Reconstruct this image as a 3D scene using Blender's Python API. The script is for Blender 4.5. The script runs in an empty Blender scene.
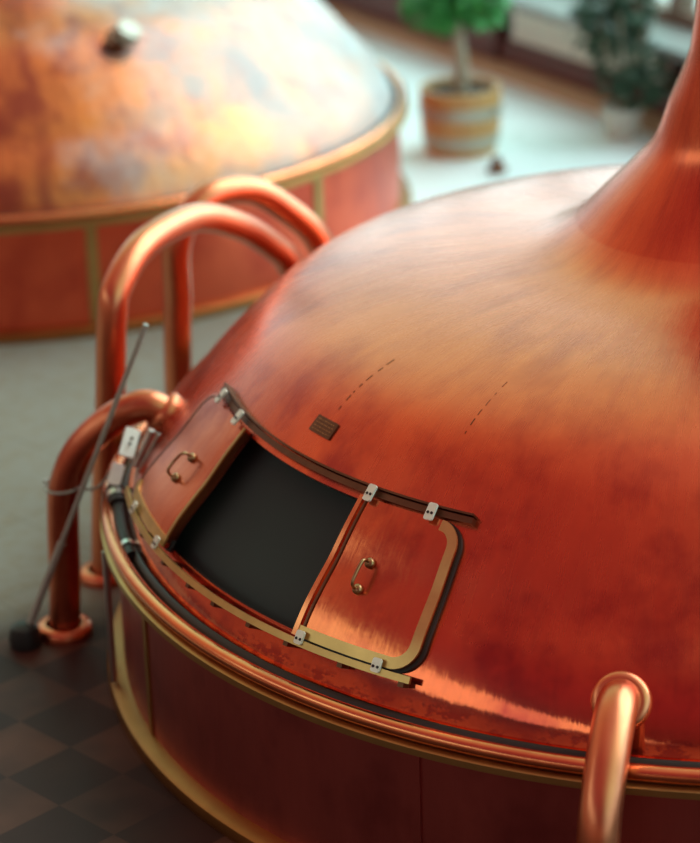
import bpy, bmesh, math, random
from math import sin, cos, pi, radians as R_, atan2, hypot, sqrt
from mathutils import Vector, Matrix
random.seed(7)
SC = bpy.context.scene
COL = SC.collection
RIM = 0.555                       # height of the kettle rims over the floor
K1 = Vector((0, 0, 0))            # near kettle axis
K2 = Vector((-2.850, 4.948, 0))   # far kettle axis
CAM = Vector((-1.1917, -7.4413, 3.2054 + RIM))
FOC, PITCH, ROLL = 2500.0, 0.38221, -0.030164

# ------------------------------------------------------------------ helpers
def mesh(name, verts, faces, mat=None, parent=None, smooth=True, loc=None):
    me = bpy.data.meshes.new(name)
    me.from_pydata([tuple(v) for v in verts], [], faces)
    me.update()
    if smooth:
        me.polygons.foreach_set('use_smooth', [True] * len(me.polygons))
    if mat: me.materials.append(mat)
    o = bpy.data.objects.new(name, me)
    COL.objects.link(o)
    if parent: o.parent = parent
    if loc: o.location = loc
    return o

def sharp(o, ang=35):
    o.data.set_sharp_from_angle(angle=R_(ang))
    return o

class MB:
    """collects shapes into one mesh"""
    def __init__(s): s.v = []; s.f = []
    def add(s, v, f):
        b = len(s.v); s.v += [tuple(x) for x in v]; s.f += [tuple(i + b for i in q) for q in f]; return s
    def box(s, c, d, rot=None):
        pts = []
        for x in (-.5, .5):
            for y in (-.5, .5):
                for z in (-.5, .5):
                    p = Vector((x * d[0], y * d[1], z * d[2]))
                    if rot is not None: p = rot @ p
                    pts.append(Vector(c) + p)
        return s.add(pts, [(0, 1, 3, 2), (4, 6, 7, 5), (0, 4, 5, 1), (2, 3, 7, 6), (0, 2, 6, 4), (1, 5, 7, 3)])
    def lathe(s, prof, n=96, c=(0, 0, 0), a0=0., a1=2 * pi, close=False):
        full = abs(a1 - a0 - 2 * pi) < 1e-6
        m = n if full else n + 1; k = len(prof); v = []
        for i in range(m):
            a = a0 + (a1 - a0) * i / n
            for r, z in prof: v.append((c[0] + r * cos(a), c[1] + r * sin(a), c[2] + z))
        f = []
        for i in range(n):
            j = (i + 1) % m
            for q in range(k if close else k - 1):
                w = (q + 1) % k
                f.append((i * k + q, j * k + q, j * k + w, i * k + w))
        return s.add(v, f)
    def tube(s, pts, r, n=14, caps=True):
        pts = [Vector(p) for p in pts]; rings = []
        rr = r if isinstance(r, (list, tuple)) else [r] * len(pts)
        t0 = (pts[1] - pts[0]).normalized()
        up = Vector((0, 0, 1)) if abs(t0.z) < .9 else Vector((1, 0, 0))
        nx = t0.cross(up).normalized()
        b = len(s.v)
        for i, p in enumerate(pts):
            if i == 0: t = pts[1] - p
            elif i == len(pts) - 1: t = p - pts[i - 1]
            else: t = (pts[i + 1] - p).normalized() + (p - pts[i - 1]).normalized()
            t.normalize()
            nx = (nx - t * nx.dot(t)).normalized(); ny = t.cross(nx)
            for k in range(n):
                a = 2 * pi * k / n
                s.v.append(tuple(p + (nx * cos(a) + ny * sin(a)) * rr[i]))
        for i in range(len(pts) - 1):
            for k in range(n):
                l = (k + 1) % n
                s.f.append((b + i * n + k, b + i * n + l, b + (i + 1) * n + l, b + (i + 1) * n + k))
        if caps:
            s.f.append(tuple(b + k for k in range(n))[::-1])
            s.f.append(tuple(b + (len(pts) - 1) * n + k for k in range(n)))
        return s
    def ball(s, c, r, n=10):
        prof = []
        for i in range(n + 1):
            t = -pi / 2 + pi * i / n; prof.append((max(1e-4, r * cos(t)), r * sin(t)))
        return s.lathe(prof, 2 * n, c)
    def build(s, name, mat, parent=None, smooth=True, ang=40):
        o = mesh(name, s.v, s.f, mat, parent, smooth)
        bm = bmesh.new(); bm.from_mesh(o.data)
        bmesh.ops.recalc_face_normals(bm, faces=bm.faces); bm.to_mesh(o.data); bm.free()
        if smooth: sharp(o, ang)
        return o

def empty(name, loc=(0, 0, 0)):
    o = bpy.data.objects.new(name, None); o.empty_display_size = .2
    COL.objects.link(o); o.location = loc; return o
def tag(o, label=None, cat=None, group=None, kind=None):
    if label: o['label'] = label
    if cat: o['category'] = cat
    if group: o['group'] = group
    if kind: o['kind'] = kind
    return o
def spline(P, n=12):
    """Catmull-Rom through points (any dimension)"""
    P = [Vector(p) for p in P]; Q = [P[0] * 2 - P[1]] + P + [P[-1] * 2 - P[-2]]; out = []
    for i in range(1, len(Q) - 2):
        a, b, c, d = Q[i - 1:i + 3]
        for k in range(n):
            t = k / n
            out.append(.5 * ((2 * b) + (c - a) * t + (2 * a - 5 * b + 4 * c - d) * t * t + (3 * b - a - 3 * c + d) * t ** 3))
    out.append(P[-1]); return out

# ------------------------------------------------------------------ materials
def nt(name):
    m = bpy.data.materials.new(name); m.use_nodes = True
    t = m.node_tree; return m, t, t.nodes['Principled BSDF']
def N(t, typ, **kw):
    n = t.nodes.new(typ)
    for k, v in kw.items():
        if k in n.inputs.keys() if hasattr(n.inputs, 'keys') else False: n.inputs[k].default_value = v
        else: setattr(n, k, v)
    return n
def ramp(t, fac, stops):
    n = t.nodes.new('ShaderNodeValToRGB'); e = n.color_ramp.elements
    while len(e) > 1: e.remove(e[0])
    for i, (p, c) in enumerate(stops):
        q = e[0] if i == 0 else e.new(p)
        q.position = p; q.color = (c, c, c, 1) if not isinstance(c, tuple) else (*c, 1)
    t.links.new(fac, n.inputs[0]); return n.outputs[0]
def mth(t, op, a, b=None, c=None):
    n = t.nodes.new('ShaderNodeMath'); n.operation = op
    for i, x in enumerate((a, b, c)):
        if x is None: continue
        if isinstance(x, (int, float)): n.inputs[i].default_value = x
        else: t.links.new(x, n.inputs[i])
    return n.outputs[0]
def mixc(t, f, a, b, typ='MIX'):
    n = t.nodes.new('ShaderNodeMix'); n.data_type = 'RGBA'; n.blend_type = typ
    for s, x in ((n.inputs[0], f), (n.inputs[6], a), (n.inputs[7], b)):
        if isinstance(x, (int, float)): s.default_value = x
        elif isinstance(x, tuple): s.default_value = (*x, 1)
        else: t.links.new(x, s)
    return n.outputs[2]
def noise(t, vec, scale, detail=4, rough=.55):
    n = t.nodes.new('ShaderNodeTexNoise'); n.inputs['Scale'].default_value = scale
    n.inputs['Detail'].default_value = detail; n.inputs['Roughness'].default_value = rough
    if vec is not None: t.links.new(vec, n.inputs['Vector'])
    return n.outputs[0]
def comb(t, x, y, z):
    n = t.nodes.new('ShaderNodeCombineXYZ')
    for i, q in enumerate((x, y, z)):
        if isinstance(q, (int, float)): n.inputs[i].default_value = q
        else: t.links.new(q, n.inputs[i])
    return n.outputs[0]
def objxyz(t):
    tc = t.nodes.new('ShaderNodeTexCoord'); s = t.nodes.new('ShaderNodeSeparateXYZ')
    t.links.new(tc.outputs['Object'], s.inputs[0]); return tc.outputs['Object'], s.outputs[0], s.outputs[1], s.outputs[2]
def bump(t, bs, h, strength=.1, dist=.01):
    n = t.nodes.new('ShaderNodeBump'); n.inputs['Strength'].default_value = strength
    n.inputs['Distance'].default_value = dist; t.links.new(h, n.inputs['Height']); t.links.new(n.outputs[0], bs.inputs['Normal'])

def simple(name, col, rough=.5, metal=0., var=.12, scale=8., spec=.5):
    m, t, b = nt(name); o, x, y, z = objxyz(t)
    n = noise(t, o, scale)
    c = mixc(t, n, tuple(max(0, k * (1 - var)) for k in col), tuple(min(1, k * (1 + var)) for k in col))
    t.links.new(c, b.inputs['Base Color'])
    b.inputs['Roughness'].default_value = rough; b.inputs['Metallic'].default_value = metal
    b.inputs['Specular IOR Level'].default_value = spec
    return m

def copper(name, bright, dark, rough=(.26, .42), coat=.15, streak=True, stain=1.0, bumps=.12, polish=False, dark_reflections=()):
    """beaten copper sheet: streaks that run up the slope, tarnish blotches and shallow dents"""
    m, t, b = nt(name); o, x, y, z = objxyz(t)
    if streak:
        th = mth(t, 'ARCTAN2', x, mth(t, 'MULTIPLY', y, -1.))
        rad = mth(t, 'SQRT', mth(t, 'ADD', mth(t, 'MULTIPLY', x, x), mth(t, 'MULTIPLY', y, y)))
        slope = mth(t, 'SUBTRACT', z, rad)
        v1 = comb(t, mth(t, 'MULTIPLY', th, 10.), mth(t, 'MULTIPLY', slope, 1.6), 0.)
        v2 = comb(t, mth(t, 'MULTIPLY', th, 60.), mth(t, 'MULTIPLY', slope, 3.2), 3.)
        v3 = comb(t, mth(t, 'MULTIPLY', th, 6.), mth(t, 'MULTIPLY', slope, 2.2), 7.)
        v4 = comb(t, mth(t, 'MULTIPLY', th, 160.), mth(t, 'MULTIPLY', slope, 8.), 3.)
        n1 = noise(t, v1, 1.0, 5, .6); n2 = noise(t, v2, 1.0, 4, .6); n3 = noise(t, v3, 1.0, 4, .6); n4 = noise(t, v4, 1., 3, .6)
    else:
        n1 = noise(t, o, 3., 4); n2 = noise(t, o, 30., 3); n3 = noise(t, o, 1.3, 4); n4 = noise(t, o, 80., 2)
    f = mth(t, 'ADD', mth(t, 'MULTIPLY', ramp(t, n1, [(.35, 0.), (.7, 1.)]), .45),
            mth(t, 'ADD', mth(t, 'MULTIPLY', ramp(t, n2, [(.4, 0.), (.75, 1.)]), .18), mth(t, 'MULTIPLY', ramp(t, n3, [(.48, 0.), (.66, 1.)]), .85)))
    f = mth(t, 'MULTIPLY', f, stain)
    spots = ramp(t, noise(t, o, 26., 5, .75), [(.70, 0.), (.76, 1.)])
    f = mth(t, 'MINIMUM', mth(t, 'ADD', f, mth(t, 'MULTIPLY', spots, .5 * stain)), 1.)
    for deg, wd in dark_reflections:                               # dark reflection streaks painted down the sheet
        dd = mth(t, 'ABSOLUTE', mth(t, 'ADD', mth(t, 'SUBTRACT', th, R_(deg)), mth(t, 'MULTIPLY', mth(t, 'SUBTRACT', noise(t, o, 2.2, 3), .5), .16)))
        rm = mth(t, 'MULTIPLY', ramp(t, mth(t, 'MULTIPLY', dd, 10.), [(wd * 4, 1.), (wd * 22, 0.)]), ramp(t, noise(t, o, 1.6, 3), [(.40, .2), (.6, 1.)]))
        f = mth(t, 'MAXIMUM', f, mth(t, 'MULTIPLY', rm, .95))
    if polish:                                         # tarnish is heaviest low on the dome, with burnt patches along its foot
        hz = mth(t, 'SUBTRACT', z, RIM)
        f = mth(t, 'MULTIPLY', f, ramp(t, hz, [(.45, 1.), (.72, .45)]))
        pt_ = mth(t, 'MULTIPLY', ramp(t, noise(t, comb(t, mth(t, 'MULTIPLY', th, 26.), mth(t, 'MULTIPLY', z, 22.), 0.), 1., 5, .7), [(.46, 0.), (.54, 1.)]), ramp(t, mth(t, 'ADD', hz, mth(t, 'MULTIPLY', n1, .05)), [(.075, 1.), (.10, 0.)]))
        f = mth(t, 'MAXIMUM', f, mth(t, 'MULTIPLY', pt_, .85))
    c = mixc(t, f, bright, dark)
    t.links.new(c, b.inputs['Base Color'])
    b.inputs['Metallic'].default_value = 1.
    r = mth(t, 'ADD', mth(t, 'MULTIPLY', n2, rough[1] - rough[0]), rough[0])
    if polish:                                         # hands and cloths keep the bottom edge bright
        e = mth(t, 'ADD', z, mth(t, 'MULTIPLY', mth(t, 'SUBTRACT', noise(t, o, 7., 4), .5), .05))
        pf = ramp(t, mth(t, 'SUBTRACT', e, RIM), [(.10, 0.), (.22, 1.)])
        r = mth(t, 'MULTIPLY', r, mth(t, 'ADD', mth(t, 'MULTIPLY', pf, .72), .28))
    t.links.new(r, b.inputs['Roughness'])
    b.inputs['Coat Weight'].default_value = coat; b.inputs['Coat Roughness'].default_value = .3
    h = mth(t, 'ADD', mth(t, 'MULTIPLY', n4, .25), mth(t, 'ADD', mth(t, 'MULTIPLY', n2, .4), mth(t, 'MULTIPLY', noise(t, o, 9., 3), 1.)))
    bump(t, b, h, bumps, .012)
    return m

CU = (.83, .155, .060); CU_D = (.40, .036, .030)
M = {}
M['dome'] = copper('copper_dome', CU, CU_D, rough=(.2, .34), coat=.35, stain=.8, bumps=.07, polish=True)
M['dome_far'] = copper('copper_dome_far', (.86, .25, .06), (.40, .07, .025), rough=(.30, .42), coat=.25, stain=1.1, bumps=.35, dark_reflections=((-8., .022), (11., .018), (-20., .014)))
for n_ in M['dome_far'].node_tree.nodes:
    if n_.type == 'BSDF_PRINCIPLED': n_.inputs['Coat IOR'].default_value = 1.8; n_.inputs['Coat Roughness'].default_value = .2
def painted_glare(m, lo, hi, col):
    """white window glare painted over the window-facing side of the metal"""
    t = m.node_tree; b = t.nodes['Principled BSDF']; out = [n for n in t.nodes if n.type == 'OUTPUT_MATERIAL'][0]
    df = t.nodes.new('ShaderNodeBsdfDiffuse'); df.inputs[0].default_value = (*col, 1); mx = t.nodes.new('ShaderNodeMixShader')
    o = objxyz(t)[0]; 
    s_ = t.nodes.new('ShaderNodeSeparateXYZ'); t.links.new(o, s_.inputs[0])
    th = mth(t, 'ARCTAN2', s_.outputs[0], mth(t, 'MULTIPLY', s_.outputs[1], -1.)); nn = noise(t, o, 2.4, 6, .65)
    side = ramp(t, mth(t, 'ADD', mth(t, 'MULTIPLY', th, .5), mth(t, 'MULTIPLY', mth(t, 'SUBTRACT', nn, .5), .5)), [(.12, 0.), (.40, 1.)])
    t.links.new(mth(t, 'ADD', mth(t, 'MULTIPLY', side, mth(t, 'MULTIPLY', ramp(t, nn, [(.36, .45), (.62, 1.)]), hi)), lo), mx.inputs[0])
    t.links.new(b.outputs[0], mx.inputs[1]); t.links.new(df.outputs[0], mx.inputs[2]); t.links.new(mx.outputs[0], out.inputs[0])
painted_glare(M['dome_far'], .02, .84, (.56, .61, .62))  # pale window reflection put into the far dome's colour
M['door'] = copper('copper_door', (.84, .21, .075), (.50, .075, .04), rough=(.14, .24), coat=.25, stain=.9)
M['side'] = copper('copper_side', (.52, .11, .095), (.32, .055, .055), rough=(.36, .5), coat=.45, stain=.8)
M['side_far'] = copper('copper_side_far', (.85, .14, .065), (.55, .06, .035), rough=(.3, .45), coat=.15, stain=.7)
M['pipe'] = copper('copper_pipe', (.78, .25, .12), (.50, .11, .06), rough=(.26, .38), coat=.1, streak=False, stain=.8, bumps=.03)
M['bead'] = copper('copper_bead', (.85, .29, .12), (.55, .12, .06), rough=(.16, .28), coat=.1, stain=.6, bumps=.05)
M['brass'] = simple('brass', (.62, .39, .15), .36, 1., .25, 14.)
M['brass_ring'] = simple('brass_ring', (.36, .16, .05), .42, 1., .25, 10.)
M['brass_dull'] = simple('brass_dull', (.48, .30, .11), .42, 1., .25, 10.)
M['bronze'] = simple('dark_bronze', (.15, .068, .04), .42, 1., .35, 20.)
M['wire'] = simple('handle_bronze', (.36, .2, .10), .3, 1., .3, 30.)
M['zinc'] = simple('zinc', (.80, .76, .66), .42, .35, .12, 40.)
M['screw'] = simple('screw_dark', (.03, .02, .02), .5, .5)
M['gap'] = simple('gutter_shade', (.022, .014, .012), .45, 0., .3, 12.)  # near-black because the gutter's shade is put into the colour
M['void'] = simple('hatch_dark', (.052, .066, .066), .9, 0., .05, 3., .1)  # darkness seen through the open hatch, put in as colour
M['steel'] = simple('steel', (.6, .6, .58), .28, 1., .1, 20.)
M['white'] = simple('white_enamel', (.82, .81, .76), .4, 0., .05, 20.)
M['black'] = simple('shadow_black', (.015, .015, .016), .5, 0., .2, 20.)
M['grey'] = simple('grey_pole_paint', (.36, .35, .31), .45, .2, .15, 20.)
M['marble'] = simple('sill_stone', (.28, .30, .29), .5, 0., .12, 6.)
M['enamel'] = simple('radiator_enamel', (.84, .80, .70), .45, 0., .05, 10.)
M['curb'] = simple('tan_curb', (.50, .33, .20), .6, 0., .15, 6.)
M['plaster'] = simple('plaster', (.55, .48, .40), .8, 0., .06, 3.)
M['frame'] = simple('window_frame_paint', (.22, .15, .11), .5, 0., .1, 6.)
M['leaf'] = simple('leaf_green', (.06, .32, .07), .5, 0., .55, 14.)
M['leaf_dark'] = simple('leaf_dark', (.035, .085, .045), .5, 0., .5, 12.)
M['bark'] = simple('bark', (.42, .34, .25), .8, 0., .25, 20.)
M['soil'] = simple('soil', (.05, .03, .02), .9, 0., .4, 30.)
M['hoop'] = simple('hoop_zinc', (.44, .41, .34), .4, .4, .1, 10.)
M['pot'] = simple('pale_pot', (.62, .60, .54), .6, 0., .1, 10.)

def wood(name, c0, c1, rot=0., scale=9., rough=.5, planks=None):
    m, t, b = nt(name); o, x, y, z = objxyz(t)
    th = mth(t, 'ARCTAN2', x, mth(t, 'MULTIPLY', y, -1.)) if planks else mth(t, 'ADD', x, y)
    n = noise(t, comb(t, mth(t, 'MULTIPLY', th, scale), mth(t, 'MULTIPLY', z, scale * .25), 0.), 1., 4)
    c = mixc(t, n, c0, c1)
    if planks:
        w = mth(t, 'FRACT', mth(t, 'MULTIPLY', th, planks / (2 * pi)))
        line = ramp(t, w, [(0., 1.), (.05, 0.), (.95, 0.), (1., 1.)])
        c = mixc(t, line, c, (.10, .05, .02))
    t.links.new(c, b.inputs['Base Color']); b.inputs['Roughness'].default_value = rough
    return m
M['stave'] = wood('barrel_oak', (.50, .24, .075), (.66, .36, .13), scale=30., planks=22)
M['wainscot'] = wood('wainscot_mahogany', (.085, .022, .022), (.15, .045, .038), scale=14.)

def floor_mat():
    """polished stone floor: pale slabs with window light painted in, and a brown and umber chequer carrying kettle shade in front of the near kettle"""
    m, t, b = nt('polished_stone_floor'); o, x, y, z = objxyz(t)
    ang = R_(45.)
    u = mth(t, 'ADD', mth(t, 'MULTIPLY', x, cos(ang)), mth(t, 'MULTIPLY', y, sin(ang)))
    v = mth(t, 'SUBTRACT', mth(t, 'MULTIPLY', y, cos(ang)), mth(t, 'MULTIPLY', x, sin(ang)))
    S = 1 / .245
    ch = t.nodes.new('ShaderNodeTexChecker'); ch.inputs['Scale'].default_value = 1.
    t.links.new(comb(t, mth(t, 'MULTIPLY', u, S), mth(t, 'MULTIPLY', v, S), .5), ch.inputs['Vector'])
    ch.inputs['Color1'].default_value = (1, 1, 1, 1); ch.inputs['Color2'].default_value = (0, 0, 0, 1)
    n = noise(t, o, 3., 5, .6); n2 = noise(t, o, 14., 4)
    cc = mth(t, 'ADD', mth(t, 'MULTIPLY', ch.outputs[1], .75), mth(t, 'MULTIPLY', n, .35))
    cc = mth(t, 'MULTIPLY', cc, ramp(t, noise(t, o, 1.7, 3), [(.38, .15), (.62, 1.)]))
    brown = mixc(t, cc, (.027, .009, .010), (.11, .042, .029))  # tile browns, kept dark to paint in the near kettle's shade
    pale = mixc(t, n, (.31, .34, .33), (.50, .53, .50))
    pale = mixc(t, ramp(t, n2, [(.45, 0.), (.7, 1.)]), pale, (.36, .33, .27))
    # slab joints
    for q in (u, v):
        w = mth(t, 'FRACT', mth(t, 'MULTIPLY', q, S / 2))
        pale = mixc(t, ramp(t, w, [(0., 1.), (.012, 0.), (.988, 0.), (1., 1.)]), pale, (.22, .21, .19))
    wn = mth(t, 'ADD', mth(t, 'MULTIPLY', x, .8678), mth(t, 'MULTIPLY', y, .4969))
    lit_floor = mixc(t, noise(t, o, 40., 3), (.76, .89, .90), (.86, .95, .96))
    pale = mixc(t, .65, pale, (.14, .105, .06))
    pale = mixc(t, ramp(t, mth(t, 'ADD', mth(t, 'MULTIPLY', wn, .2), mth(t, 'MULTIPLY', n, .04)), [(.12, 0.), (.30, 1.)]), pale, lit_floor)  # floor colour lightened towards the window wall, painting in its daylight
    edge = mth(t, 'ADD', mth(t, 'SUBTRACT', y, mth(t, 'MULTIPLY', x, .35)), mth(t, 'MULTIPLY', mth(t, 'SUBTRACT', n, .5), .25))
    f = ramp(t, mth(t, 'ADD', mth(t, 'MULTIPLY', edge, .5), .03), [(.46, 0.), (.60, 1.)])
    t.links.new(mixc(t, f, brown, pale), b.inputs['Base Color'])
    b.inputs['Roughness'].default_value = .5; b.inputs['Specular IOR Level'].default_value = .12
    bump(t, b, n2, .03, .01)
    return m
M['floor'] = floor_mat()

def glass_mat():
    m = bpy.data.materials.new('window_glass'); m.use_nodes = True; t = m.node_tree; t.nodes.clear()
    out = t.nodes.new('ShaderNodeOutputMaterial'); mx = t.nodes.new('ShaderNodeMixShader')
    tr = t.nodes.new('ShaderNodeBsdfTransparent'); gl = t.nodes.new('ShaderNodeBsdfGlossy'); gl.inputs['Roughness'].default_value = .02
    mx.inputs[0].default_value = .04; t.links.new(tr.outputs[0], mx.inputs[1]); t.links.new(gl.outputs[0], mx.inputs[2])
    t.links.new(mx.outputs[0], out.inputs[0]); return m
M['glass'] = glass_mat()

# ------------------------------------------------------------------ kettle profile
PROF_PTS = [(1.928, -0.03), (1.922, 0.01), (1.904, 0.06), (1.872, 0.12), (1.83, 0.18), (1.783, 0.232), (1.73, 0.287), (1.667, 0.362), (1.597, 0.437), (1.527, 0.509), (1.453, 0.577), (1.37, 0.633), (1.275, 0.674), (1.174, 0.704), (1.074, 0.726), (0.974, 0.741), (0.85, 0.755), (0.7, 0.772), (0.58, 0.797), (0.49, 0.845), (0.42, 0.91), (0.37, 0.97), (0.32, 1.035), (0.275, 1.12), (0.25, 1.25), (0.24, 1.39), (0.238, 1.6), (0.238, 1.9), (0.238, 2.4)]
PF = [(p.x, p.y) for p in spline([(r, z, 0) for r, z in PROF_PTS], 16)]
ARC = [0.]
for i in range(1, len(PF)): ARC.append(ARC[-1] + hypot(PF[i][0] - PF[i - 1][0], PF[i][1] - PF[i - 1][1]))
def _ip(tab, key, val):
    lo, hi = 0, len(tab) - 1
    if val <= tab[0]: return key[0]
    if val >= tab[-1]: return key[-1]
    while hi - lo > 1:
        m = (lo + hi) // 2
        if tab[m] <= val: lo = m
        else: hi = m
    f = (val - tab[lo]) / max(1e-9, tab[hi] - tab[lo])
    return key[lo] + (key[hi] - key[lo]) * f
ZS = [q[1] for q in PF]; RS = [q[0] for q in PF]
def s_of_z(z): return _ip(ZS, ARC, z)
def lean(z):
    if z < .93: return 0.
    return _ip([.93, .97, 1.03, 1.12, 1.25, 1.39, 1.53, 1.8, 2.4], [0., .006, .018, .047, .066, .112, .127, .15, .2], z)
def dome(az, s, off=0.):
    r, z = _ip(ARC, RS, s), _ip(ARC, ZS, s)
    e = .012
    dr = _ip(ARC, RS, s + e) - _ip(ARC, RS, s - e); dz = _ip(ARC, ZS, s + e) - _ip(ARC, ZS, s - e)
    l = hypot(dr, dz); nr, nz = dz / l, -dr / l
    L = lean(z)
    return Vector(((r + off * nr) * cos(az) + L * .987, (r + off * nr) * sin(az) - L * .158, RIM + z + off * nz))
RA = 1.78                          # metres per radian on the hatch band
def A(deg): return R_(deg) * RA
def pt(a, s, off=0.): return dome(a / RA, s, off)

def plate(mb, a0, a1, s0, s1, off0, off1, rad=(0, 0, 0, 0), nu=40, nv=24):
    """curved plate lying on the dome, corner radii (a0s0, a1s0, a1s1, a0s1)"""
    us = [a0 + (a1 - a0) * i / nu for i in range(nu + 1)]
    ex = [a0 + (a1 - a0) * t for t in (.004, .012, .025, .04, .96, .975, .988, .996)]
    us = sorted(us + ex); n = len(us); v = []
    for off in (off1, off0):
        for u in us:
            lo, hi = s0, s1
            for (c, e, isa0) in ((0, 0, 1), (3, 1, 1), (1, 0, 0), (2, 1, 0)):
                r = rad[c]
                if r <= 0: continue
                d = (u - a0) if isa0 else (a1 - u)
                if d < r:
                    k = r - sqrt(max(0, r * r - (r - d) ** 2))
                    if e == 0: lo = s0 + k
                    else: hi = s1 - k
            for j in range(nv + 1): v.append(pt(u, lo + (hi - lo) * j / nv, off))
    f = []; w = nv + 1; B = n * w
    for i in range(n - 1):
        for j in range(nv):
            a = i * w + j; f.append((a, a + w, a + w + 1, a + 1)); f.append((B + a + 1, B + a + w + 1, B + a + w, B + a))
        for j in (0, nv):
            a = i * w + j; q = (a, a + w, B + a + w, B + a); f.append(q if j else q[::-1])
    for j in range(nv):
        for i in (0, n - 1):
            a = i * w + j; f.append((a, a + 1, B + a + 1, B + a) if i == 0 else (a + 1, a, B + a, B + a + 1))
    mb.add(v, f)

def ribbon(mb, path, w, off0, off1, closed=False):
    """flat bar of width w swept along a path of (a, s) on the dome"""
    P = [Vector((p[0], p[1])) for p in path]; n = len(P); v = []
    for i, p in enumerate(P):
        if closed: t = P[(i + 1) % n] - P[i - 1]
        else: t = P[min(i + 1, n - 1)] - P[max(i - 1, 0)]
        t.normalize(); q = Vector((-t.y, t.x)) * w / 2
        for off, sg in ((off0, -1), (off1, -1), (off1, 1), (off0, 1)):
            c = p + q * sg; v.append(pt(c.x, c.y, off))
    f = []
    for i in range(n if closed else n - 1):
        j = (i + 1) % n
        for k in range(4):
            l = (k + 1) % 4; f.append((i * 4 + k, j * 4 + k, j * 4 + l, i * 4 + l))
    if not closed: f += [(3, 2, 1, 0), tuple((n - 1) * 4 + k for k in range(4))]
    mb.add(v, f)
def line(a0, s0, a1, s1, n=40): return [(a0 + (a1 - a0) * i / n, s0 + (s1 - s0) * i / n) for i in range(n + 1)]
def arc(ca, cs, r, t0, t1, n=12): return [(ca + r * cos(t0 + (t1 - t0) * i / n), cs + r * sin(t0 + (t1 - t0) * i / n)) for i in range(n + 1)]

def frame_at(az, s):
    """local axes on the dome: along (azimuth), up the slope, outward"""
    o = dome(az, s); up = (dome(az, s + .01) - dome(az, s - .01)).normalized()
    al = Vector((-sin(az), cos(az), 0)); nn = al.cross(up).normalized()
    if nn.x * cos(az) + nn.y * sin(az) < 0: nn = -nn
    return o, al, up, nn

def grid_dome(mb, s_list, hole=None, nseg=288, off=0.):
    """surface of revolution with a rectangular hatch hole (segment and row limits)"""
    n = len(s_list)
    b = len(mb.v)
    for i in range(nseg):
        a = 2 * pi * i / nseg
        for s in s_list: mb.v.append(tuple(dome(a, s, off)))
    for i in range(nseg):
        j = (i + 1) % nseg
        for k in range(n - 1):
            if hole and hole[0] <= i < hole[1] and hole[2] <= k < hole[3]: continue
            mb.f.append((b + i * n + k, b + j * n + k, b + j * n + k + 1, b + i * n + k + 1))

S_LO, S_HI = s_of_z(.119), s_of_z(.425)
S_NECK = s_of_z(.86)
S_TOP = ARC[-1]
def rows():
    a = [S_LO * i / 8 for i in range(9)]
    b = [S_LO + (S_HI - S_LO) * i / 16 for i in range(1, 17)]
    c = [S_HI + (S_NECK - S_HI) * i / 60 for i in range(1, 61)]
    return a + b + c
ROWS = rows(); R_LO, R_HI = 8, 24; H0, H1 = 161, 180

def kettle(name, with_hatch, mats, loc=None):
    K = empty(name)
    # dome -------------------------------------------------------------
    d = MB()
    grid_dome(d, ROWS, (H0, H1, R_LO, R_HI) if with_hatch else None)
    if with_hatch:                                  # turned-in lip round the opening
        per = [(H0, k) for k in range(R_LO, R_HI + 1)] + [(i, R_HI) for i in range(H0 + 1, H1 + 1)] + \
              [(H1, k) for k in range(R_HI - 1, R_LO - 1, -1)] + [(i, R_LO) for i in range(H1 - 1, H0, -1)]
        v = []; m = len(per)
        for off in (0., -.025):
            for i, k in per: v.append(dome(2 * pi * i / 288, ROWS[k], off))
        d.add(v, [(q, (q + 1) % m, m + (q + 1) % m, m + q) for q in range(m)])
    D = mesh('dome', d.v, d.f, mats['dome'], K)
    bm = bmesh.new(); bm.from_mesh(D.data); bmesh.ops.remove_doubles(bm, verts=bm.verts, dist=1e-5)
    bmesh.ops.recalc_face_normals(bm, faces=bm.faces); bm.to_mesh(D.data); bm.free(); sharp(D, 45)
    # swan neck ---------------------------------------------------------
    nk = MB(); grid_dome(nk, [S_NECK + (S_TOP - S_NECK) * i / 50 for i in range(51)], None, 96)
    nk.build('neck', mats['dome'], K)
    # rim ---------------------------------------------------------------
    rb = MB(); rb.lathe([(1.975 + .024 * cos(t), RIM + .004 + .022 * sin(t)) for t in [2 * pi * i / 20 for i in range(20)]], 288, close=True)
    rb.build('rim_bead', M['bead'], K)
    b2 = MB(); b2.lathe([(1.955, RIM - .022), (1.996, RIM - .022), (2.004, RIM - .027), (2.004, RIM - .046), (1.998, RIM - .050), (1.955, RIM - .050)], 288, close=True)
    b2.build('rim_band', M['brass_dull'], K)
    g = MB(); g.lathe([(1.92, RIM - .030), (1.94, RIM - .036), (1.965, RIM - .020)], 192); g.build('gutter', M['gap'], K)
    sl = MB(); sl.lathe([(1.922, RIM + .016), (1.932, RIM + .012), (1.945, RIM - .012), (1.95, RIM - .03)], 192); sl.build('rim_shade_ring', M['gap'], K)  # black ring added for the shaded gap at the dome's foot
    # side wall and foot ring --------------------------------------------
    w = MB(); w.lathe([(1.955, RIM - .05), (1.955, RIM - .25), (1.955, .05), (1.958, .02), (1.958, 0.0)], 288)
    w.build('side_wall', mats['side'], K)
    f = MB(); f.lathe([(1.95, .0), (2.011, .0), (2.013, .012), (2.008, .036), (1.99, .046), (1.95, .05)], 288)
    f.build('foot_ring', M['brass_ring'], K)
    return K

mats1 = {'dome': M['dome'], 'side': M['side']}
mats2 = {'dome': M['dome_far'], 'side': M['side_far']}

KE = kettle('brew_kettle', True, mats1)
tag(KE, 'large copper brew kettle in front, with open sliding hatch on its polished dome', 'kettle')

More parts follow.
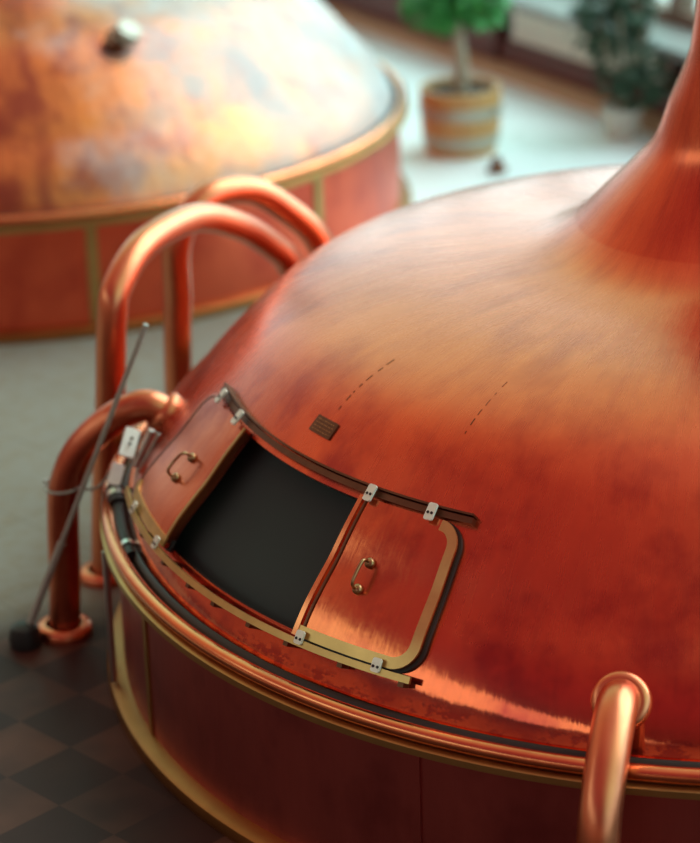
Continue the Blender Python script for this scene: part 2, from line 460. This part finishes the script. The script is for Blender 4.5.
# dark sheet close under the dome, added for the unlit inside
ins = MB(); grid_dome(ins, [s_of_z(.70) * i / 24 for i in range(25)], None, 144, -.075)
ins.build('inside_dark_sheet', M['void'], KE)

# wall seams of the near kettle
for az in (201.2, 237.7, 268., 165.):
    a = R_(az); mb = MB()
    rot = Matrix.Rotation(a, 3, 'Z')
    mb.box((1.957 * cos(a), 1.957 * sin(a), RIM * .5 - .005), (.010, .028, RIM - .10), rot)
    mb.build('wall_seam', M['brass_dull'] if az < 210 else M['side'], KE, smooth=False)

# ------------------------------------------------------------------ hatch
Z_UP, Z_LOW = .441, .107
SU, SL = s_of_z(Z_UP), s_of_z(Z_LOW)
# upper rail: two dark bars side by side
ur = MB(); ribbon(ur, line(A(190.8), SU + .004, A(237.1), SU + .004, 90), .018, -.004, .024)
UR = ur.build('upper_rail', M['bronze'], KE, ang=30)
ul = MB(); ribbon(ul, line(A(190.8), SU + .020, A(237.1), SU + .020, 90), .006, -.004, .030); ul.build('guide_lip', M['bronze'], UR, ang=30)
lr = MB(); ribbon(lr, line(A(188.), SL - .008, A(236.6), SL - .008, 100), .018, .030, .040)
LR = lr.build('lower_rail', M['brass'], KE, ang=30)
for az in (191.5, 197.5, 204.0, 209.4, 213.8, 219.0, 223.8, 229.8, 235.8):
    bmb = MB(); plate(bmb, A(az) - .008, A(az) + .008, SL - .030, SL - .012, -.01, .034, nu=2, nv=2)
    bmb.build('rail_bracket', M['bronze'], LR, smooth=False)

def bail(parent, az, z0, z1, lift=.036):
    """U handle standing off the door on two bosses"""
    s0, s1 = s_of_z(z0), s_of_z(z1); a = R_(az)
    p0, al, up, n = frame_at(a, s0); p1, al1, up1, n1 = frame_at(a, s1)
    base = .030
    mb = MB()
    q0, q1 = p0 + n * base, p1 + n1 * base
    mb.tube(spline([q0, q0 + n * lift * .6 - up * .002, q0 + n * lift + up * .012, q1 + n1 * lift - up1 * .012, q1 + n1 * lift * .6 + up1 * .002, q1], 8), .0048, 10)
    h = mb.build('handle', M['wire'], parent)
    for q, nn, uu in ((q0, n, up), (q1, n1, up1)):
        bb = MB(); t1 = nn.cross(uu)
        prof = [(.015, -.004), (.015, .004), (.012, .008), (.006, .011), (.001, .012)]
        v = []; f = []; k = len(prof)
        for i in range(16):
            an = 2 * pi * i / 16
            for r, zz in prof: v.append(q + (uu * cos(an) + t1 * sin(an)) * r + nn * zz)
        for i in range(16):
            j = (i + 1) % 16
            for w in range(k - 1): f.append((i * k + w, j * k + w, j * k + w + 1, i * k + w + 1))
        bb.add(v, f); bb.build('handle_boss', M['wire'], parent)

def clip(parent, az, s, up_len=.050, w=.030, off=.034):
    mb = MB(); plate(mb, A(az) - w / 2, A(az) + w / 2, s - up_len / 2, s + up_len / 2, off, off + .007, (.006,) * 4, 6, 4)
    mb.build('rail_clip', M['zinc'], parent, ang=30)
    sc = MB()
    for da in (-.0065, .0065):
        o, al, up, n = frame_at(A(az) / RA + da / RA, s - .004)
        v = [o + n * (off + .0085) + (al * cos(k * pi / 5) + up * sin(k * pi / 5)) * .0042 for k in range(10)]
        v2 = [x - n * .004 for x in v]
        sc.add(v + v2, [tuple(range(10))] + [(k, (k + 1) % 10, 10 + (k + 1) % 10, 10 + k) for k in range(10)])
    sc.build('clip_screws', M['screw'], parent, smooth=False)

def hatch_door(a0, a1, open_side, hz):
    """a curved sliding door: sheet, brass frame (rounded on the outer side), handle, clips"""
    s0, s1 = SL + .006, SU - .014
    rc = .075; outer_hi = open_side < 0          # open edge at a0 -> rounded at a1
    rad = (0, rc, rc, 0) if outer_hi else (rc, 0, 0, rc)
    mb = MB(); plate(mb, a0, a1, s0, s1, .006, .026, rad)
    dr = mb.build('hatch_door', M['door'], KE, ang=30)
    fw = .030; h = fw / 2
    ro = rc - h
    if outer_hi:
        path = line(a0, s0 + h, a1 - rc, s0 + h, 30) + arc(a1 - rc, s0 + rc, ro, -pi / 2, 0, 14)[1:] + line(a1 - h, s0 + rc, a1 - h, s1 - rc, 24)[1:] + arc(a1 - rc, s1 - rc, ro, 0, pi / 2, 14)[1:]
        edge = line(a0 + .010, s0, a0 + .010, s1, 30); edge2 = line(a0 + .030, s0 + fw, a0 + .030, s1, 30)
    else:
        path = line(a1, s0 + h, a0 + rc, s0 + h, 30) + arc(a0 + rc, s0 + rc, ro, -pi / 2, -pi, 14)[1:] + line(a0 + h, s0 + rc, a0 + h, s1 - rc, 24)[1:] + arc(a0 + rc, s1 - rc, ro, pi, pi / 2, 14)[1:]
        edge = line(a1 - .008, s0, a1 - .008, s1, 30); edge2 = None
    shd = MB(); ring = [(q[0] + (.003 if outer_hi else -.003) * (1 if i > 31 else 0), q[1] - (.004 if i < 44 else 0)) for i, q in enumerate(path)]
    ribbon(shd, ring, fw + .006, -.004, .012); shd.build('door_edge_shadow', M['black'], dr, ang=30)  # black strip standing in for the shadow along the door's edge
    if not outer_hi:
        gv = MB(); ribbon(gv, [(q[0], q[1]) for q in path[40:]], .004, .025, .028); gv.build('edge_groove', M['bronze'], dr, ang=30); path = path[:41]
    fr = MB(); ribbon(fr, path, fw, .024, .031); fr.build('door_frame', M['brass'], dr, ang=30)
    eb = MB(); ribbon(eb, edge, .016 if outer_hi else .012, .004 if outer_hi else .016, .033 if outer_hi else .030); eb.build('edge_strip', M['brass_dull'] if not outer_hi else M['bead'], dr, ang=30)
    if edge2:
        eb = MB(); ribbon(eb, edge2, .007, .022, .030); eb.build('edge_groove', M['bronze'], dr, ang=30)
    return dr, s0, s1

dR, s0, s1 = hatch_door(A(224.0), A(236.6), -1, 0)
bail(dR, 228.6, .245, .304)
for az in (225.4, 232.9): clip(dR, az, SU - .004, off=.040)
for az in (225.3, 233.4): clip(dR, az, SL + .006, .036, .026, off=.040)
dL, s0, s1 = hatch_door(A(189.2), A(202.6), 1, 0)
bail(dL, 196.8, .238, .296)
for az in (193.9, 200.5): clip(dL, az, SU - .004, off=.040)
for az in (193.6, 201.8): clip(dL, az, SL + .006, .036, .026, off=.040)

# maker's plaque on the dome with worn raised lines
pl = MB(); plate(pl, A(211.0), A(214.9), s_of_z(.509), s_of_z(.546), -.002, .005, (.004,) * 4, 6, 4)
PL = pl.build('plaque', M['bronze'], KE, ang=30)
pr_ = MB(); sA, sB = s_of_z(.509), s_of_z(.546)
for row in range(4):
    s = sA + (sB - sA) * (.18 + .21 * row); a = A(211.4)
    while a < A(214.5):
        l = random.uniform(.006, .02); plate(pr_, a, min(a + l, A(214.6)), s - .0016, s + .0016, .005, .0062, nu=2, nv=1); a += l + .005
pr_.build('worn_lettering', M['zinc_dull'] if 'zinc_dull' in M else M['wire'], PL, smooth=False)

# rows of short solder dashes where the sheets meet
for az, z0, z1 in ((213., .572, .67), (231.4, .61, .70)):
    q0, q1 = s_of_z(z0), s_of_z(z1); q = q0
    while q < q1:
        l = random.uniform(.006, .03); a = A(az) + random.uniform(-.001, .001)
        mb = MB(); ribbon(mb, line(a, q, a, q + l, 4), random.uniform(.0015, .003), -.002, .0012); q += l + random.uniform(.008, .03)
        mb.build('solder_dash', M['bronze'], KE, ang=30)

# ------------------------------------------------------------------ pipes of the near kettle
def pol(r, z, az): return Vector((r * cos(R_(az)), r * sin(R_(az)), RIM + z))
def ring_on(parent, p, axis, r, h, name, mat):
    axis = axis.normalized(); u = axis.orthogonal().normalized(); w = axis.cross(u)
    prof = [(r * .70, -.01), (r, -.01), (r, h * .45), (r * .93, h * .8), (r * .78, h), (r * .66, h)]
    v = []; f = []; k = len(prof)
    for i in range(36):
        a = 2 * pi * i / 36
        for rr, zz in prof: v.append(p + (u * cos(a) + w * sin(a)) * rr + axis * zz)
    for i in range(36):
        j = (i + 1) % 36
        for q in range(k - 1): f.append((i * k + q, j * k + q, j * k + q + 1, i * k + q + 1))
    MB().add(v, f).build(name, mat, parent)
def pipe(rz, az, label, rad=.053, collar=True):
    pts = spline([pol(r, z, az) for r, z in rz], 14)
    mb = MB(); mb.tube(pts, rad, 28)
    P = mb.build('pipe', M['pipe'], KE); P['label'] = label
    # collar where it leaves the dome, seated on the sheet
    if collar:
        sz = s_of_z(rz[1][1] - .004); o, al, up, n = frame_at(R_(az), sz)
        ring_on(P, o + n * .006, n, rad * 1.42, .026, 'collar', M['pipe'])
    foot = pts[-1]
    ring_on(P, Vector((foot.x, foot.y, 0.01)), Vector((0, 0, 1)), .095, .028, 'floor_flange', M['pipe'])
    return P
def guard_hoop(pts, label, rad=.052):
    """bent tube standing on the floor beside the rim, one flange under each leg"""
    P0 = pol(*pts[0]); P0.z = 0
    H = empty('guard_hoop', P0); tag(H, label, 'railing', 'copper guard hoops behind the near kettle')
    pp = spline([pol(*q) - P0 for q in pts], 12)
    mb = MB(); mb.tube(pp, rad, 26); mb.build('tube', M['pipe'], H)
    for q in (pp[0], pp[-1]): ring_on(H, Vector((q.x, q.y, .01)), Vector((0, 0, 1)), .095, .028, 'floor_flange', M['pipe'])
guard_hoop([(2.128, -RIM, 166), (2.10, -.2, 166.1), (2.065, .118, 166.2), (2.041, .411, 166.1), (2.029, .518, 164.7), (2.0, .608, 159.4), (1.98, .605, 150.0), (1.97, .507, 142.7), (1.975, .394, 137.9), (1.985, .295, 134.9), (2.01, .13, 132.6), (2.06, -.2, 131.8), (2.10, -RIM, 131.5)], 'copper guard hoop nearer the viewer, its leg standing beside the low bent copper pipe')
guard_hoop([(2.21, -RIM, 146.2), (2.19, -.01, 146.2), (2.18, .223, 146.0), (2.161, .457, 146.1), (2.129, .585, 142.7), (2.091, .573, 137.2), (2.048, .459, 132.8), (2.031, .326, 129.5), (2.04, .13, 127.5), (2.07, -.2, 126.9), (2.10, -RIM, 126.8)], 'copper guard hoop further back, rising behind the other hoop and dropping behind the dome')
pipe([(1.72, .17), (1.790, .232), (1.86, .258), (1.965, .212), (2.076, .106), (2.134, -.02), (2.150, -.16), (2.158, -.35), (2.172, -RIM)], 177.5, 'low bent pipe on the left with its flange on the floor')
pipe([(1.79, .085), (1.857, .142), (1.92, .160), (1.995, .130), (2.09, .060), (2.165, -.03), (2.19, -.15), (2.195, -.35), (2.20, -RIM)], 253.8, 'thick bent pipe nearest the camera', rad=.055)
# thin drain pipe down the left flank
dp = MB(); a = R_(190.5)
dp.tube([(2.0 * cos(a), 2.0 * sin(a), RIM - .05), (2.0 * cos(a), 2.0 * sin(a), .05)], .011, 10); dp.build('drain_pipe', M['steel'], KE)

# ------------------------------------------------------------------ far kettle
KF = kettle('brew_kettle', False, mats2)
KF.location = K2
tag(KF, 'blurred copper kettle standing further back at left with a small grey port on its dome', 'kettle')
for az in (286.2, 250., 322.):
    a = R_(az); mb = MB(); mb.box((1.957 * cos(a), 1.957 * sin(a), RIM * .5 - .005), (.012, .05, RIM - .10), Matrix.Rotation(a, 3, 'Z'))
    mb.build('wall_seam', M['brass_dull'], KF, smooth=False)
o_, al_, up_, n_ = frame_at(R_(297.1), s_of_z(.60))
mb = MB(); mb.tube([o_ - n_ * .02, o_ + n_ * .05], .055, 24); PT = mb.build('inspection_port', M['bronze'], KF)
mb = MB(); c_ = o_ + n_ * .05
mb.tube([c_ + al_ * .045 - n_ * .0, c_ + al_ * .055 + n_ * .05], [.062, .055], 24); mb.build('port_cap', M['hoop'], PT)
for az, z0, z1, w in ((286., .20, .60, .05), (297.5, .12, .58, .03), (278., .15, .5, .04)):
    pass

# ------------------------------------------------------------------ floor and window wall
fl = mesh('floor', [(-16, -16, 0), (16, -16, 0), (16, 16, 0), (-16, 16, 0)], [(0, 1, 2, 3)], M['floor'], None, False); tag(fl, kind='structure')
T = Vector((-.49692, .86780, 0)); NN = Vector((.86780, .49692, 0)); C0 = 3.53
WROT = Matrix(((T.x, NN.x, 0), (T.y, NN.y, 0), (0, 0, 1)))
def wl(t, d, z): return T * t + NN * (C0 + d) + Vector((0, 0, z))
def wbox(mb, t0, t1, d0, d1, z0, z1): mb.box(wl((t0 + t1) / 2, (d0 + d1) / 2, (z0 + z1) / 2), (t1 - t0, d1 - d0, z1 - z0), WROT)
RAD0, RAD1 = 5.15, 6.70
cb = MB(); wbox(cb, -8, 16, -.03, .10, 0, .065); tag(cb.build('trim_1', M['curb'], None, False), kind='structure')
wa = MB()
wbox(wa, -8, 16, .10, .16, .0, .19)                   # below the radiators
wbox(wa, RAD1 + .05, 16, .06, .16, .065, .43)         # mahogany panel left of the niche
wbox(wa, RAD0 - 8, RAD0 - .55, .06, .16, .065, .43)
wbox(wa, -8, 16, .30, .40, 0, .43)                    # niche back
WB = wa.build('wall_back', M['wainscot'], None, False); tag(WB, kind='structure')
si = MB(); wbox(si, -8, 16, .02, .46, .43, .485); tag(si.build('trim_2', M['marble'], None, False), kind='structure')
# window: frame, mullions, panes
wf = empty('window_1'); tag(wf, kind='structure')
fm = MB(); WT = 6.5
wbox(fm, -8, 16, .40, .52, .485, .56); wbox(fm, -8, 16, .40, .52, WT - .1, WT)
fr_o = fm.build('window_frame', M['frame'], wf, False)
mm = MB()
t = -7.0
while t < 16: wbox(mm, t - .05, t + .05, .40, .52, .5, WT); t += 1.55
wbox(mm, -8, 16, .42, .50, 2.6, 2.68)
mm.build('mullion', M['frame'], wf, False)
pn = MB(); wbox(pn, -8, 16, .455, .462, .5, WT - .05); pn.build('glass_pane', M['glass'], wf, False)
# radiator in the niche: panel of upright sections
rd = empty('radiator', wl((RAD0 + RAD1) / 2, .17, 0)); tag(rd, 'cream ribbed radiator under the stone sill in the dark wood wall', 'radiator')
rd_in = Matrix.Translation(-Vector(rd.location))
def rpart(name, mb, mat):
    mb.v = [tuple(Vector(v) - rd.location) for v in mb.v]; return mb.build(name, mat, rd, False)
t = RAD0 + .03
while t < RAD1 - .02:
    f_ = MB(); wbox(f_, t, t + .085, .13, .23, .20, .40); rpart('section', f_, M['enamel']); t += .138
h = MB(); wbox(h, RAD0, RAD1, .15, .20, .375, .395); rpart('top_rail', h, M['enamel'])
h = MB(); wbox(h, RAD0, RAD1, .15, .20, .195, .215); rpart('bottom_rail', h, M['enamel'])

# ------------------------------------------------------------------ potted tree in a barrel
BP = Vector((-.537, 5.865, 0))
TR = empty('potted_tree', BP); tag(TR, 'small leafy green tree growing in a wooden barrel on the pale floor', 'plant')
def bar_r(z): return .192 + .030 * z / .36 + .012 * sin(pi * z / .36)
bb = MB(); bb.lathe([(.001, .0), (.17, .0)] + [(bar_r(.36 * i / 12), .36 * i / 12) for i in range(13)] + [(.198, .36), (.195, .30), (.001, .30)], 44)
BA = bb.build('barrel', M['stave'], TR)
for z0, z1 in ((.055, .115), (.215, .275)):
    hb = MB(); hb.lathe([(bar_r(z0), z0), (bar_r(z0) + .006, z0), (bar_r(z1) + .006, z1), (bar_r(z1), z1)], 44); hb.build('hoop', M['hoop'], BA)
sb = MB(); sb.lathe([(.196, .325), (.1, .335), (.001, .34)], 32); sb.build('soil', M['soil'], TR)
tk = MB(); tk.tube(spline([(0, 0, .32), (.005, .0, .5), (-.008, 0, .68), (.004, .01, .9), (0, 0, 1.05)], 6), [.042, .041, .04, .039, .038, .037, .037, .036, .036, .036, .035, .035, .034, .034, .033, .032, .031, .03, .028, .026, .024, .022, .02, .018, .015], 12)
tk.build('trunk', M['bark'], TR)
def leaves(mb, n, centre, rad, size, drop=.3):
    for _ in range(n):
        while True:
            d = Vector((random.uniform(-1, 1), random.uniform(-1, 1), random.uniform(-1, 1)))
            if .25 < d.length < 1: break
        p = Vector(centre) + Vector((d.x * rad[0], d.y * rad[1], d.z * rad[2]))
        dr = (d.normalized() + Vector((random.uniform(-.6, .6), random.uniform(-.6, .6), random.uniform(-.9, .3)))).normalized()
        sd = dr.cross(Vector((random.uniform(-1, 1), random.uniform(-1, 1), 1))).normalized(); nn = sd.cross(dr)
        l = size * random.uniform(.7, 1.3); w = l * .36
        v = [p, p + dr * l * .35 + sd * w - nn * l * .06, p + dr * l, p + dr * l * .35 - sd * w - nn * l * .06, p + dr * l * .45 + nn * l * .04]
        mb.add(v, [(0, 1, 4), (1, 2, 4), (2, 3, 4), (3, 0, 4)])
lf = MB()
for c, r in (((0, 0, .97), .26), ((-.15, -.05, .82), .13), ((.11, 0, .83), .14), ((-.06, .02, .77), .12), ((.04, .08, .98), .2)):
    leaves(lf, 150, c, (r * 1.0, r * 1.0, r * .8), .075)
mesh('foliage', lf.v, lf.f, M['leaf'], TR, False)

# dark shrub in a pale pot by the wall
SP = wl(5.07, -.20, 0)
SH = empty('potted_shrub', SP); tag(SH, 'dark green shrub in a pale round pot at the window wall beside the copper neck', 'plant')
pb = MB(); pb.lathe([(.001, 0), (.085, 0), (.115, .14), (.122, .17), (.112, .17), (.10, .14), (.001, .14)], 32); pb.build('pot', M['pot'], SH)
stm = MB()
for k in range(7):
    a = k * 2 * pi / 7; stm.tube(spline([(.02 * cos(a), .02 * sin(a), .13), (.05 * cos(a), .05 * sin(a), .35), (.16 * cos(a), .16 * sin(a), .62 + .05 * (k % 3))], 6), .006, 6)
stm.build('stems', M['bark'], SH)
lf = MB()
for c, r in (((0, 0, .42), .17), ((-.10, .06, .62), .16), ((.10, -.03, .30), .13), ((-.12, .12, .72), .13), ((.05, 0, .72), .12)):
    leaves(lf, 130, c, (r, r, r), .075)
mesh('foliage', lf.v, lf.f, M['leaf_dark'], SH, False)

# small dark fitting on the floor by the near kettle
ft = MB(); ft.lathe([(.001, .0), (.055, .0), (.055, .02), (.04, .03), (.025, .07), (.018, .085), (.001, .09)], 24, (-.368, 5.415, 0))
tag(ft.build('floor_valve', M['bronze'], None), 'small dark knob-like fitting on the pale floor near the barrel', 'valve')

# ------------------------------------------------------------------ pole leaning on the left pipe, cable, fittings in the gutter
PO = empty('pole', (-2.292, .008, 0)); tag(PO, 'thin grey pole with dark foot leaning against the low bent copper pipe', 'pole')
b0 = Vector((-2.292, .008, .03)); b1 = Vector((-1.945, .012, RIM + .285)); e1 = b0 + (b1 - b0) * 1.34
def loc_tube(pts, r, n=10):
    m_ = MB(); m_.tube([Vector(p) - PO.location for p in pts], r, n); return m_
loc_tube([b0, b0 + (b1 - b0) * .42], .0135).build('lower_tube', M['grey'], PO)
loc_tube([b0 + (b1 - b0) * .40, e1], .009).build('upper_tube', M['grey'], PO)
fb = MB(); fb.lathe([(.001, 0), (.05, 0), (.055, .03), (.045, .07), (.02, .085), (.001, .085)], 24); fb.build('foot', M['black'], PO)

def cylpt(az, r, z): return Vector((r * cos(R_(az)), r * sin(R_(az)), RIM + z))
ca = MB(); pc = pol(2.141, -.03, 177.5)
loop = [pc + Vector((.060 * cos(t_), .060 * sin(t_), .012 * t_ / 6)) for t_ in [pi * .9 + k * pi / 6 for k in range(13)]]
ca.tube(spline(loop + [pol(2.06, -.01, 179), pol(2.0, .035, 181.), pol(1.955, .10, 181.4)], 5), .005, 8)
tag(ca.build('cable', M['grey'], None), 'thin grey cable looped round the low bent pipe and running to the rim', 'cable')

GA = empty('rim_gauge'); tag(GA, 'white enamel gauge plates with steel rod and black clamp in the left rim gutter', 'gauge')
def upright_plate(mat, r, z, l, w, az=182., th=.010):
    """thin plate standing in the gutter, leaning with the slope of the dome"""
    mb = MB(); al = Vector((cos(R_(az)), sin(R_(az)), 0)); tn = Vector((-al.y, al.x, 0))
    lng = (al * -.38 + Vector((0, 0, .925)) + tn * -1.15).normalized(); tn = (tn - lng * tn.dot(lng)).normalized(); wid = lng.cross(tn)
    rot = Matrix((lng, wid, tn)).transposed()
    mb.box(cylpt(az, r, z), (l, w, th), rot); o = mb.build('plate', mat, GA, False)
    bv = o.modifiers.new('rounded', 'BEVEL'); bv.width = .004; bv.segments = 3; return o
upright_plate(M['white'], 1.897, .190, .105, .050); upright_plate(M['white'], 1.947, .082, .080, .042)
for z in (.165, .195, .212):
    mb = MB(); mb.tube([cylpt(182.35, 1.897 - (z - .19) * .41, z), cylpt(182.55, 1.897 - (z - .19) * .41, z)], .006, 10); mb.build('rivet', M['grey'], GA)
def part_tube(name, mat, a, b, r, n=14):
    mb = MB(); mb.tube([cylpt(*a), cylpt(*b)], r, n); return mb.build(name, mat, GA)
part_tube('rod', M['steel'], (182.4, 1.882, .115), (182.4, 1.822, .236), .012)
part_tube('rod', M['grey'], (183.4, 1.87, .115), (183.4, 1.80, .235), .006)
part_tube('clamp', M['black'], (182.2, 1.952, .034), (184.6, 1.945, .012), .032)
part_tube('clamp_band', M['steel'], (183.1, 1.951, .026), (183.8, 1.949, .020), .0335)
mb = MB(); mb.tube([cylpt(184.8 + k * 1.2, 1.940, .010 - .0012 * k) for k in range(10)], .022, 14); mb.build('hose', M['black'], GA)
part_tube('hose_band', M['steel'], (193.2, 1.94, .004), (193.9, 1.94, .003), .0245)

# ------------------------------------------------------------------ daylight
W = bpy.data.worlds.new('hall_daylight'); SC.world = W; W.use_nodes = True
t = W.node_tree; t.nodes.clear()
tc = t.nodes.new('ShaderNodeTexCoord'); sp = t.nodes.new('ShaderNodeSeparateXYZ'); t.links.new(tc.outputs['Generated'], sp.inputs[0])
dx, dy, dz = sp.outputs
w = mth(t, 'ADD', mth(t, 'MULTIPLY', dx, NN.x), mth(t, 'MULTIPLY', dy, NN.y))
zf = mth(t, 'ADD', mth(t, 'MULTIPLY', dz, .5), .5)
def Z(e): return .5 + .5 * sin(R_(e))
out_c = ramp(t, zf, [(0., (.10, .12, .08)), (Z(-4), (.30, .32, .24)), (Z(2), (.70, .85, .75)), (Z(8), (1.0, 1.7, 1.9)), (Z(34), (.80, 1.60, 1.10)), (Z(58), (.64, .78, .50)), (1., (.56, .38, .36))])
in_c = ramp(t, zf, [(0., (.03, .015, .01)), (Z(-8), (.06, .03, .02)), (Z(2), (.36, .20, .14)), (Z(12), (.30, .15, .11)), (Z(18), (.15, .045, .05)), (Z(40), (.29, .060, .10)), (Z(60), (.36, .10, .11)), (Z(75), (.54, .25, .21)), (1., (.58, .39, .34))])
cf = ramp(t, mth(t, 'ADD', mth(t, 'MULTIPLY', w, .5), .5), [(.34, 0.), (.58, 1.)])
# windows on the opposite side, behind the viewer to the left: a bright band well above the horizon
hi = mth(t, 'SUBTRACT', .17, mth(t, 'MULTIPLY', dx, .45)); lo = mth(t, 'SUBTRACT', .27, mth(t, 'MULTIPLY', dx, .08))
band = mth(t, 'MULTIPLY', ramp(t, mth(t, 'ADD', mth(t, 'SUBTRACT', hi, dz), .5), [(.495, 0.), (.515, 1.)]), ramp(t, mth(t, 'ADD', mth(t, 'SUBTRACT', dz, lo), .5), [(.485, 0.), (.515, 1.)]))
band = mth(t, 'MULTIPLY', band, ramp(t, mth(t, 'ADD', mth(t, 'MULTIPLY', dy, -.5), .5), [(.36, 0.), (.46, 1.)]))
bk = mth(t, 'MULTIPLY', ramp(t, mth(t, 'ADD', mth(t, 'MULTIPLY', dy, .5), .5), [(.46, 0.), (.76, 1.)]), ramp(t, zf, [(Z(8), 0.), (Z(26), 1.)]))
in_c = mixc(t, bk, in_c, (.66, .38, .22))
in_c = mixc(t, band, in_c, (1.3, 1.65, 1.4))
bg = t.nodes.new('ShaderNodeBackground'); bg.inputs[1].default_value = 1.
t.links.new(mixc(t, cf, in_c, out_c), bg.inputs[0])
wo = t.nodes.new('ShaderNodeOutputWorld'); t.links.new(bg.outputs[0], wo.inputs[0])

# the bright sky just outside the tall windows
def sky_light(t0, t1, z0, z1, L, col):
    ld = bpy.data.lights.new('window_daylight', 'AREA'); ld.shape = 'RECTANGLE'; ld.size = t1 - t0; ld.size_y = z1 - z0
    ld.energy = L * pi * (t1 - t0) * (z1 - z0); ld.color = col
    o = bpy.data.objects.new('window_daylight', ld); COL.objects.link(o)
    zz = NN; xx = T; yy = zz.cross(xx)
    p = wl((t0 + t1) / 2, .75, (z0 + z1) / 2)
    o.matrix_world = Matrix(((xx.x, yy.x, zz.x, p.x), (xx.y, yy.y, zz.y, p.y), (xx.z, yy.z, zz.z, p.z), (0, 0, 0, 1)))
    return o
sky_light(-6, 5.4, 1.1, 6.4, 1.4, (.40, .80, 1.0))
sky_light(5.5, 14, 1.1, 5.2, 1.9, (.46, .94, 1.0))
sd = bpy.data.lights.new('sun', 'SUN'); sd.energy = 3.7; sd.angle = R_(58); sd.color = (.80, .97, 1.)
so = bpy.data.objects.new('sun', sd); COL.objects.link(so)
so.rotation_euler = Vector((-NN.x * cos(R_(40)), -NN.y * cos(R_(40)), -sin(R_(40)))).to_track_quat('-Z', 'Y').to_euler()

# ------------------------------------------------------------------ camera
cam = bpy.data.cameras.new('camera'); co = bpy.data.objects.new('camera', cam); COL.objects.link(co)
c, s = cos(PITCH), sin(PITCH); cr, sr = cos(ROLL), sin(ROLL)
fwd = Vector((0, c, -s)); dn = Vector((0, -s, -c)); rt = Vector((1, 0, 0))
X = rt * cr - dn * sr; Y = -(rt * sr + dn * cr)
m = Matrix(((X.x, Y.x, -fwd.x, CAM.x), (X.y, Y.y, -fwd.y, CAM.y), (X.z, Y.z, -fwd.z, CAM.z), (0, 0, 0, 1)))
co.matrix_world = m
cam.sensor_fit = 'HORIZONTAL'; cam.sensor_width = 36.; cam.lens = FOC / 700 * 36.
cam.clip_start = .05; cam.clip_end = 200
foc = dome(R_(231), s_of_z(.25), 0)
cam.dof.use_dof = True; cam.dof.focus_distance = (foc - CAM).dot(fwd)
cam.dof.aperture_fstop = cam.lens / 1000 / .078
SC.camera = co
vs = SC.view_settings; vs.view_transform = 'Standard'; vs.look = 'None'; vs.exposure = 0.; vs.gamma = 1.; vs.use_curve_mapping = False
SC.cycles.use_denoising = True
SC.cycles.max_bounces = 10
